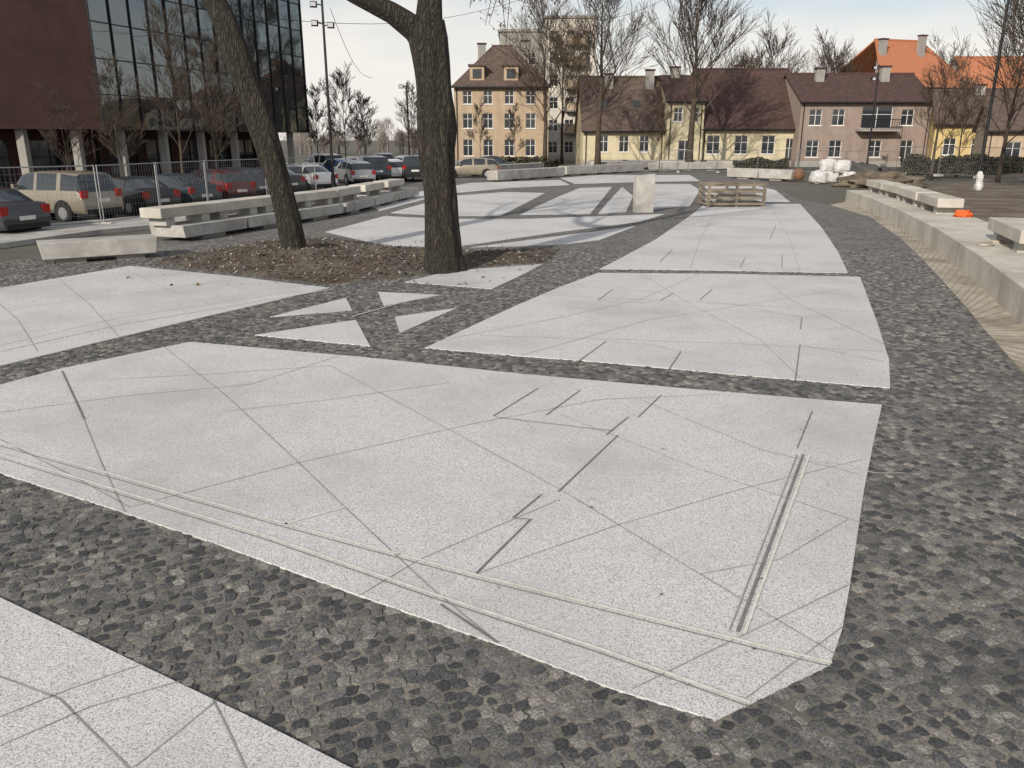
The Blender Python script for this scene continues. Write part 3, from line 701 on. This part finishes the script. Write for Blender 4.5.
for t in (.15,.45,.75):
    r,an=along(lb,lc,t,.75); bench(r.x,r.y,.46,an,2.6)
for D0 in (18.0,27.0,30.1,33.2,36.3):
    for i in range(len(wl)-1):
        if wl[i][1]<=D0<wl[i+1][1] or (i==len(wl)-2 and D0>=wl[-1][1]):
            t=(D0-wl[i][1])/(wl[i+1][1]-wl[i][1]); r,an=along(wl[i],wl[i+1],t,-1.1); bench(r.x,r.y,.55,an,3.0); break
for u0,v0,u1,v1 in ((492,182,560,177),(562,176,640,172),(650,171,720,170),(730,178,795,181),(470,176,540,171),(600,170,660,168)):
    a=G(u0,v0);c=G(u1,v1); beam('concrete_ledge_bench',a,c,.9,.75)
x,y=G(643,212); b=MB(); b.box((x,y),(.78,.5),-.02,1.45,.1,0,taper=.92); 
o=b.build('concrete_pillar',[M['concrete']],bev=.02)
for v in o.data.vertices:
    if v.co.z>1: v.co.z+= .12*(v.co.x-x)
x,y=G(735,207); e=empty('wooden_crate',(x,y+.7,0),.08); b=MB()
w,dp,h=2.5,1.3,1.0
for sx in (-1,0,1):
    for sy in (-1,1): b.box((sx*w/2*.98,sy*dp/2),(.1,.1),0,h,0,0)
for sy in (-1,1):
    for z in (.08,.34,.60,.88): b.box((0,sy*(dp/2+.065)),(w,.03),z,z+.10,R(-.008,.008),0)
for sx in (-1,1):
    for z in (.08,.34,.60,.88): b.box((sx*(w/2+.04),0),(.03,dp),z,z+.10,0,0)
b.box((0,0),(w-.2,dp-.2),.02,.1,0,0); b.box((.2,0),(w*.6,dp*.6),.1,.55,0,1)
b.build('slats',[M['wood'],M['grey_r']],parent=e)
def blob(name,x,y,z,rx,ry,rz,mat,amp=.15,fr=2.0,sub=3,sq=1.0):
    bm=bmesh.new(); bmesh.ops.create_icosphere(bm,subdivisions=sub,radius=1)
    for v in bm.verts:
        c=v.co.copy()
        if sq<1: c=Vector([math.copysign(abs(q)**sq,q) for q in c])*.85
        k=1+amp*noise.noise(v.co*fr+Vector((x,y,0)))+amp*.4*noise.noise(v.co*fr*3+Vector((x,y,0))); v.co=Vector((c.x*rx*k,c.y*ry*k,max(c.z,-.75)*rz*k))
    me=bpy.data.meshes.new(name); bm.to_mesh(me); bm.free(); me.materials.append(mat)
    for p in me.polygons: p.use_smooth=True
    o=bpy.data.objects.new(name,me); o.location=(x,y,z); bpy.context.collection.objects.link(o); return o
x,y=G(798,181); blob('brown_stone_ball',x,y,.42,.42,.42,.45,M['rust'],.05)
e=empty('bulk_bag_pile')
for i,(du,dz) in enumerate(((818,0),(832,0),(847,0),(826,1),(840,1),(822,0))):
    x,y=G(du,183-(i%2)*2); o=blob('bag',x,y,.35+.72*dz,.62,.5,.5,M['plast'],.3,2.2,3,.55); o.parent=e
x,y=G(880,186); blob('gravel_heap',x,y,.15,2.3,1.8,.7,M['dirt'],.5,2.5,4)
x,y=G(856,176); blob('gravel_heap',x,y,.15,2.4,2.0,.8,M['asphalt'],.5,2.5,4)
x,y=G(963,217,.55); blob('safety_vest',x,y,.62,.24,.16,.12,M['orange'],.8,4)
for u,v in ((985,246),(998,243)):
    x,y=G(u,v,.55); blob('work_glove',x,y,.575,.16,.1,.04,M['pave_tan'],.8,5,2)
b=MB(); b.tube([(*G(u,v),.010) for u,v in ((806,461),(820,463),(835,464),(850,466),(862,471),(875,474),(905,474))],[.0035]*7,5); b.build('thin_cable',[M['grey_r']])
# ---------------------------------------------------------------- lamps
def lamp(u,vb,D=None,H=10,arms=1,wrap=False):
    x,y=G(u,vb); 
    e=empty('street_lamp',(x,y,0)); b=MB()
    b.tube([(0,0,-.05),(0,0,.9),(0,0,.92),(0,0,H)],[.13,.13,.085,.06],10); b.box((0,0),(.4,.4),-.05,.05)
    b.build('pole',[M['frame_d']],parent=e); b=MB()
    for k,(z,sx) in enumerate(((H-.3,-1),(H-1.2,-1),(H-1.3,1))[:arms]):
        b.tube([(0,0,z),(sx*.3,-.1,z+.05)],[.03,.03],6); b.box((sx*.42,-.15),(.35,.28),z-.12,z+.16,.3,0); b.box((sx*.42,-.295),(.28,.02),z-.08,z+.12,.3,1)
    b.build('floodlights',[M['frame_d'],M['head']],parent=e)
    if wrap:
        b=MB(); pr=resamp([(Vector((0,0,z)),r) for z,r in ((.3,.20),(.5,.22),(.75,.17),(1.0,.19),(1.15,.13),(1.25,.085))],.04)
        b.tube([p for p,_ in pr],[r*(1+.08*math.sin(p.z*50)) for p,r in pr],18,0,True,wob=.7); b.build('protective_wrap',[M['plast']],parent=e,smooth=True)
lamp(334,192,H=9.8,arms=3); lamp(976,196,H=13,arms=3,wrap=True); lamp(866,172,H=9.0,arms=2); lamp(410,176,H=7,arms=1)
b=MB()
for (u0,v0,D0),(u1,v1,D1_) in (((235,15,45),(520,0,70)),((330,8,47),(372,78,62)),((555,20,70),(700,-20,60))):
    a=Vector(W(u0,v0,D0)); c=Vector(W(u1,v1,D1_)); b.tube([a.lerp(c,t)-Vector((0,0,1.0*math.sin(t*math.pi))) for t in np.linspace(0,1,12)],[.015]*12,4)
b.build('overhead_wire',[M['frame_d']])
# ---------------------------------------------------------------- fences
def fence(pts,name='mesh_fence',H=2.0,pw=3.4,z0=0):
    e=empty(name); b=MB(); f=MB()
    for p,q in zip(pts[:-1],pts[1:]):
        p=Vector(p);q=Vector(q); L=(q-p).length; k=max(1,round(L/pw))
        for i in range(k):
            a=p.lerp(q,i/k); c=p.lerp(q,(i+.97)/k); l=(c-a).length
            for s in (a,c): b.tube([(s.x,s.y,z0),(s.x,s.y,z0+H)],[.022]*2,6)
            for z in (.15,H-.03): b.tube([(a.x,a.y,z0+z),(c.x,c.y,z0+z)],[.02]*2,6)
            for j in range(1,int(l/.14)): 
                s=a.lerp(c,j*.14/l); b.tube([(s.x,s.y,z0+.15),(s.x,s.y,z0+H-.03)],[.0028]*2,3,0,False)
            for j in range(1,8): b.tube([(a.x,a.y,z0+.15+j*.23),(c.x,c.y,z0+.15+j*.23)],[.0028]*2,3,0,False)
            f.box((a.x,a.y),(.7,.24),z0-.02,z0+.13,math.atan2((q-p).y,(q-p).x)+1.57)
    b.build('mesh_panels',[M['steel']],parent=e); f.build('feet',[M['concrete']],parent=e)
fence([G(-140,254),G(0,234),G(105,226),G(210,211),G(318,198)])
fence([(XO(640,74),74),(XO(800,72),72),(XO(900,66),66)],H=1.9)
fence([(XO(905,62),62),(XO(1080,50),50)],H=2.0,z0=.3)
b=MB(); b.box((XO(690,84),84),(20,.25),-.05,.75,0); b.box((XO(690,84),84),(20.1,.35),.75,.83,0,1); b.build('garden_wall',[M['offwhite'],M['grey_r']])
def leafmass(name,x0,x1,y,H,dpt,cn,mats,z0=0):
    b=MB()
    for _ in range(cn):
        t=random.random(); x=x0+(x1-x0)*t; h=H*(.8+.35*noise.noise(Vector((x*.6,y,0)))); z=z0+R(0,1)*h; yy=y+R(-dpt,dpt)/2
        s=R(.06,.16); a=Vector((R(-1,1),R(-1,1),R(-1,1))).normalized()*s; c=Vector((R(-1,1),R(-1,1),R(-1,1))).normalized()*s
        p=Vector((x,yy,z)); b.add([p-a,p+c,p+a,p-c],[(0,1,2,3)],random.randrange(len(mats)))
    b.build(name,mats)
leafmass('evergreen_hedge',XO(905,64),XO(1060,64),64,1.7,1.2,9000,[M['hedge'],M['twig']],.2)
leafmass('shrub',XO(735,82),XO(790,82),82,1.2,1,2500,[M['hedge'],M['twig']])
leafmass('shrub',XO(480,86),XO(560,86),86,1.3,1,2500,[M['hedge'],M['twig']])
# ---------------------------------------------------------------- light
EL=math.radians(26); az=math.radians(210)
sd=Vector((math.sin(az)*math.cos(EL),math.cos(az)*math.cos(EL),math.sin(EL)))
l=bpy.data.lights.new('sun','SUN'); l.energy=4.1; l.angle=math.radians(.8); l.color=(1,.92,.81)
lo=bpy.data.objects.new('sun',l); lo.rotation_euler=(-sd).to_track_quat('-Z','Y').to_euler(); bpy.context.collection.objects.link(lo)
w=bpy.data.worlds.new('World'); bpy.context.scene.world=w; w.use_nodes=True; nt=w.node_tree
bg=nt.nodes['Background']; sk=N(nt,'ShaderNodeTexSky',sky_type='NISHITA'); sk.sun_disc=False; sk.sun_elevation=EL; sk.sun_rotation=az; sk.dust_density=1.0; sk.air_density=1.0
tc=N(nt,'ShaderNodeTexCoord'); mp_=N(nt,'ShaderNodeMapping'); mp_.inputs['Scale'].default_value=(1,1,5); nt.links.new(tc.outputs['Generated'],mp_.inputs[0])
nz=noi(nt,mp_.outputs[0],2.0,7,.6)
sx=N(nt,'ShaderNodeSeparateXYZ'); nt.links.new(tc.outputs['Generated'],sx.inputs[0])
hz=ramp(nt,sx.outputs[2],[(0,(.45,.45,.45)),(.14,(.10,.10,.10)),(.5,(0,0,0))])
ad=N(nt,'ShaderNodeMath',operation='ADD'); nt.links.new(nz,ad.inputs[0]); nt.links.new(hz,ad.inputs[1])
f=ramp(nt,ad.outputs[0],[(.42,(.22,.22,.22)),(.78,(.95,.95,.95))])
col=mix(nt,f,sk.outputs[0],(8.9,8.5,8.0)); nt.links.new(col,bg.inputs[0]); bg.inputs[1].default_value=.105
c=bpy.data.cameras.new('camera'); c.sensor_width=36; c.lens=F/1024*36; c.clip_end=4000; c.clip_start=.05
co=bpy.data.objects.new('camera',c); co.location=(0,0,CAMH); co.rotation_euler=(math.radians(90)-PIT,0,0); bpy.context.collection.objects.link(co)
s=bpy.context.scene; s.camera=co; s.view_settings.view_transform='Standard'; s.view_settings.look='None'; s.view_settings.exposure=0
